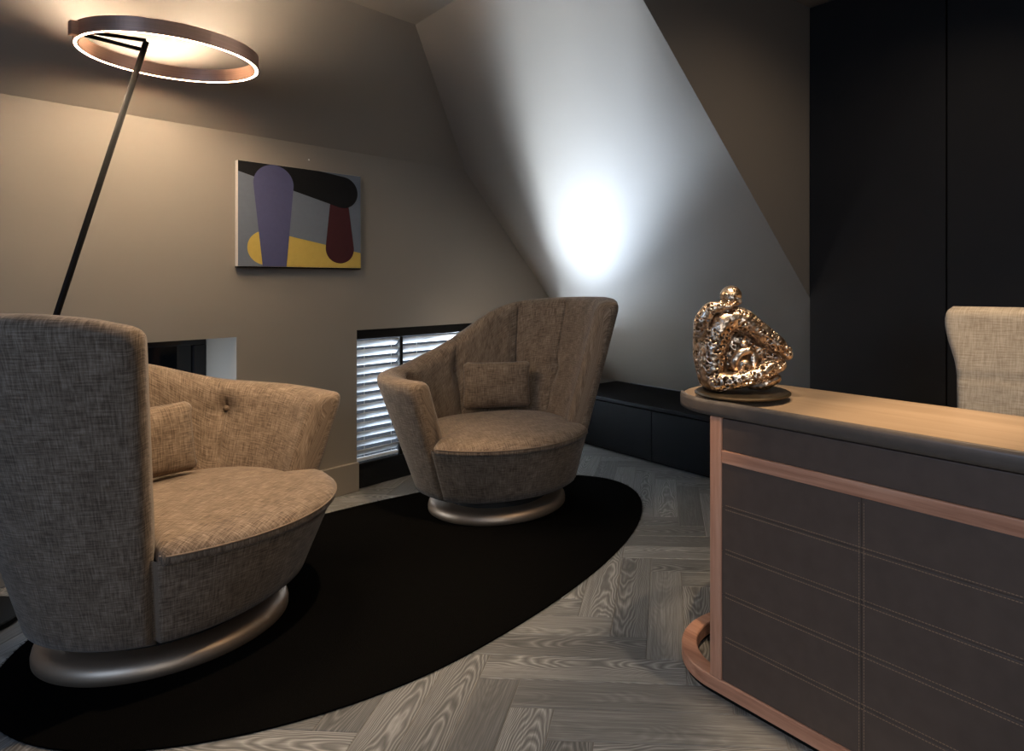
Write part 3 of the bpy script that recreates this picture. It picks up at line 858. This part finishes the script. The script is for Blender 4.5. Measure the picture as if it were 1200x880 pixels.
# backrest: wing-like outline, faces -u
def back_half_w(z):
    return interp(z, [(0.46, .235), (0.60, .235), (0.72, .240), (0.80, .248), (0.88, .275), (0.93, .285), (0.962, .278), (0.975, .262)])
verts = []; uvs = []; faces = []
nzb, nyb = 40, 40
for s_ in (0, 1):
    for j in range(nzb + 1):
        z = 0.46 + (0.975 - 0.46) * j / nzb; hw = back_half_w(z)
        for i in range(nyb + 1):
            t = 2 * i / nyb - 1; y = hw * t
            ed = min(1, (1 - abs(t)) * hw / 0.03); ez = min(1, (0.975 - z) / 0.03)
            b = math.sqrt(max(0, 1 - (1 - ed) ** 2)) * math.sqrt(max(0, 1 - (1 - ez) ** 2))
            x = 0.13 * (z - 0.46) - 0.05 * t * t - 0.03 + (0.035 if s_ else -0.035) * b
            if s_ == 0: x += 0.006 * math.exp(-((z - 0.765) / 0.006) ** 2)
            verts.append((x, y, z)); uvs.append((y, z))
def I2(s_, i, j): return s_ * (nyb + 1) * (nzb + 1) + j * (nyb + 1) + i
for s_ in (0, 1):
    for j in range(nzb):
        for i in range(nyb):
            f = (I2(s_, i, j), I2(s_, i, j + 1), I2(s_, i + 1, j + 1), I2(s_, i + 1, j)); faces.append(f if s_ == 0 else f[::-1])
for i in range(nyb): faces.append((I2(0, i, 0), I2(0, i + 1, 0), I2(1, i + 1, 0), I2(1, i, 0)))
o = mesh_obj('backrest', verts, faces, M['cream'], dc, True, uvs)
bm = bmesh.new(); bm.from_mesh(o.data); bmesh.ops.remove_doubles(bm, verts=bm.verts, dist=0.0004); bmesh.ops.recalc_face_normals(bm, faces=bm.faces); bm.to_mesh(o.data); bm.free()
o = box('seat', (-0.37, -0.25, 0.43), (0.02, 0.25, 0.52), M['cream'], dc, 0.03, 4, True)
bm = bmesh.new(); lathe(bm, [(0.0, 0.06), (0.03, 0.06), (0.03, 0.43), (0.0, 0.43)], 20, -0.17, 0); bm_obj('pedestal', bm, M['black_metal'], dc, True)
for k in range(5):
    a = 2 * PI * k / 5 + 0.3
    bm = bmesh.new(); tube(bm, [Vector((-0.17, 0, 0.085)), Vector((-0.17 + 0.18 * math.cos(a), 0.18 * math.sin(a), 0.065))], [0.02, 0.012], 8)
    leg = bm_obj('leg', bm, M['black_metal'], dc, True)
    bm = bmesh.new(); bmesh.ops.create_uvsphere(bm, u_segments=12, v_segments=8, radius=0.027, matrix=Matrix.Translation((-0.17 + 0.18 * math.cos(a), 0.18 * math.sin(a), 0.027)))
    bm_obj('castor', bm, M['black_metal'], leg, True)

# ================================================================== SCULPTURE
SU, SV = 1.425, 1.035
sc = empty('bronze_sculpture', W2(SU, SV, 0.7495), 0); tag(sc, 'pierced bronze sculpture of a crouching figure on a round plate on the desk', 'sculpture')
bm = bmesh.new(); lathe(bm, [(0, 0), (0.118, 0), (0.127, 0.003), (0.128, 0.006), (0.122, 0.009), (0, 0.010)], 72)
bm_obj('base_plate', bm, M['plate'], sc, False)
K = 0.000386
def q(x, y, dpt=0.0): return Vector(((x - 410) * K, dpt, (770 - y) * K + 0.012))
def limb(bm, pts, rads, n=26, sub=14, flat=1.0):
    P_ = cat_rom(pts, sub); m_ = len(pts) - 1
    rr = []
    for i in range(len(P_)):
        f = i / sub; k = min(int(f), m_ - 1); t = f - k; t = t * t * (3 - 2 * t)
        rr.append(rads[k] * (1 - t) + rads[k + 1] * t)
    # rounded ends
    a = (P_[0] - P_[1]).normalized(); b = (P_[-1] - P_[-2]).normalized()
    pre = [P_[0] + a * rads[0] * math.sin(t) for t in (1.35, 0.9, 0.45)]; prer = [rads[0] * math.cos(t) for t in (1.35, 0.9, 0.45)]
    post = [P_[-1] + b * rads[-1] * math.sin(t) for t in (0.45, 0.9, 1.35)]; postr = [rads[-1] * math.cos(t) for t in (0.45, 0.9, 1.35)]
    tube(bm, pre + P_ + post, prer + rr + postr, n, True, flat)
def pierce(bm, scale, thr, keep=lambda c: False):
    dead = []
    for f in bm.faces:
        c = f.calc_center_median()
        if keep(c): continue
        d, p = noise.voronoi(c * scale)
        if d[1] - d[0] > thr and noise.noise(c * 22) > -0.28: dead.append(f)
    bmesh.ops.delete(bm, geom=dead, context='FACES')
def shell_obj(name, bm, th, par):
    bmesh.ops.recalc_face_normals(bm, faces=bm.faces)
    o = bm_obj(name, bm, M['bronze'], par, True, False)
    md = o.modifiers.new('thickness', 'SOLIDIFY'); md.thickness = th; md.offset = -1
    return o
# body: pelvis - back - shoulder - thigh - knee, an arch of openwork
bm = bmesh.new()
limb(bm, [q(215, 690), q(205, 560), q(225, 420), q(290, 300), q(400, 290), q(520, 370), q(640, 455), q(725, 530)],
     [.036, .037, .038, .038, .033, .029, .025, .014], 44, 16, 1.25)
limb(bm, [q(200, 700, .05), q(170, 520, .055), q(190, 330, .05), q(300, 270, .045), q(440, 320, .055), q(600, 430, .06), q(715, 520, .05)],
     [.034, .035, .036, .034, .03, .027, .013], 40, 16, 1.1)
limb(bm, [q(300, 640, .055), q(350, 560, .06), q(430, 470, .06), q(560, 520, .055), q(660, 560, .045)], [.03, .042, .045, .035, .02], 40, 14, 0.6)
pierce(bm, 88, 0.26)
shell_obj('torso_and_thighs', bm, 0.0022, sc)
# lower leg and forearm lying along the bottom
bm = bmesh.new()
limb(bm, [q(225, 705, -.03), q(330, 690, -.05), q(450, 665, -.055), q(570, 615, -.045), q(655, 590, -.03)], [.026, .022, .021, .021, .017], 34, 16)
limb(bm, [q(250, 715, .03), q(420, 690, .05), q(560, 640, .05), q(690, 575, .04)], [.024, .02, .019, .015], 30, 14)
pierce(bm, 84, 0.22)
shell_obj('lower_leg', bm, 0.002, sc)
# feet under the far side
bm = bmesh.new(); limb(bm, [q(470, 740, .0), q(560, 725, -.01), q(640, 690, -.01)], [.012, .018, .013], 24, 10)
shell_obj('foot', bm, 0.002, sc)
# arm hugging the shoulder with a hand under the head
bm = bmesh.new()
limb(bm, [q(125, 390, -.005), q(130, 300, -.015), q(175, 215, -.025), q(245, 195, -.03), q(290, 190, -.03)], [.022, .023, .019, .015, .011], 26, 14)
pierce(bm, 100, 0.28)
shell_obj('arm', bm, 0.002, sc)
bm = bmesh.new()
for k in range(5):
    dx = 10 * k; dp = -.040 + .006 * k
    limb(bm, [q(280 + dx * .6, 196 - 3 * k, dp), q(308 + dx, 192 - 5 * k, dp - .004), q(330 + dx, 178 - 4 * k, dp - .004), q(344 + dx, 164 - 3 * k, dp)], [.0042, .0042, .0037, .0027], 10, 6)
bm_obj('hand', bm, M['bronze'], sc, True)
# knobbly crest along the thigh
bm = bmesh.new()
rnd = random.Random(3)
for k in range(34):
    t = k / 33
    p_ = q(440 + 300 * t, 258 + 235 * t, rnd.uniform(-.02, .03))
    p_ += Vector((0, 0, rnd.uniform(-.008, .004)))
    bmesh.ops.create_icosphere(bm, subdivisions=2, radius=rnd.uniform(.006, .0115) * (1.1 - .3 * t), matrix=Matrix.Translation(p_))
bm_obj('drapery', bm, M['bronze'], sc, True)
# head with face
bm = bmesh.new()
bmesh.ops.create_uvsphere(bm, u_segments=64, v_segments=44, radius=1.0)
hc = q(325, 132, -.01)
for v in bm.verts:
    x, y, z = v.co
    jaw = 1 - 0.16 * max(0, -z)
    px, py, pz = x * 0.031 * jaw, y * 0.027 * jaw, z * 0.032
    # face looks along +x and slightly down; nose, brows, mouth, eye sockets
    if x > 0.3:
        px += 0.0055 * math.exp(-(y / 0.17) ** 2 - ((z + 0.12) / 0.22) ** 2)
        px -= 0.0120 * (math.exp(-((y - .38) / .2) ** 2 - ((z - .10) / .16) ** 2) + math.exp(-((y + .38) / .2) ** 2 - ((z - .10) / .16) ** 2))
        px += 0.0022 * math.exp(-(y / 0.3) ** 2 - ((z + 0.5) / 0.09) ** 2) - 0.0022 * math.exp(-(y / 0.3) ** 2 - ((z + 0.6) / 0.05) ** 2)
        px += 0.001 * math.exp(-(y / 0.35) ** 2 - ((z + 0.85) / 0.15) ** 2)
    v.co = Vector((px, py, pz))
bmesh.ops.rotate(bm, verts=bm.verts, matrix=Matrix.Rotation(R(20), 3, 'Y') @ Matrix.Rotation(R(-35), 3, 'Z'))
bmesh.ops.translate(bm, verts=bm.verts, vec=hc)
pierce(bm, 120, 0.34, lambda c: (c - hc).length < 0.024)
hd = bm_obj('head', bm, M['bronze'], sc, True)
for s_ in (-1, 1):
    bm = bmesh.new()
    e = hc + Matrix.Rotation(R(20), 3, 'Y') @ Matrix.Rotation(R(-35), 3, 'Z') @ Vector((-0.001, s_ * 0.0265, -0.001))
    tube(bm, cat_rom([e + Vector((0, 0, .006)), e + Vector((.004, s_ * .003, .003)), e + Vector((.002, s_ * .003, -.004)), e + Vector((0, 0, -.007))], 5), [.0022] * 16, 8)
    bm_obj('ear', bm, M['bronze'], hd, True)
# neck
bm = bmesh.new(); limb(bm, [q(300, 240, 0), q(315, 180, -.005)], [.020, .015], 20, 6); bm_obj('neck', bm, M['bronze'], sc, True)
# small curled figure in the hollow
bm = bmesh.new()
limb(bm, [q(350, 610, -.03), q(345, 560, -.034), q(380, 510, -.036), q(435, 490, -.036), q(455, 500, -.034)], [.012, .013, .012, .010, .007], 18, 8)
limb(bm, [q(385, 620, -.036), q(398, 575, -.04), q(432, 585, -.042), q(455, 615, -.04)], [.010, .010, .009, .007], 16, 8)
bmesh.ops.create_uvsphere(bm, u_segments=18, v_segments=12, radius=.0125, matrix=Matrix.Translation(q(405, 452, -.03)))
limb(bm, [q(470, 500, -.01), q(480, 560, -.015), q(470, 620, -.02)], [.012, .014, .012], 16, 8)
bm_obj('small_figure', bm, M['bronze'], sc, True)
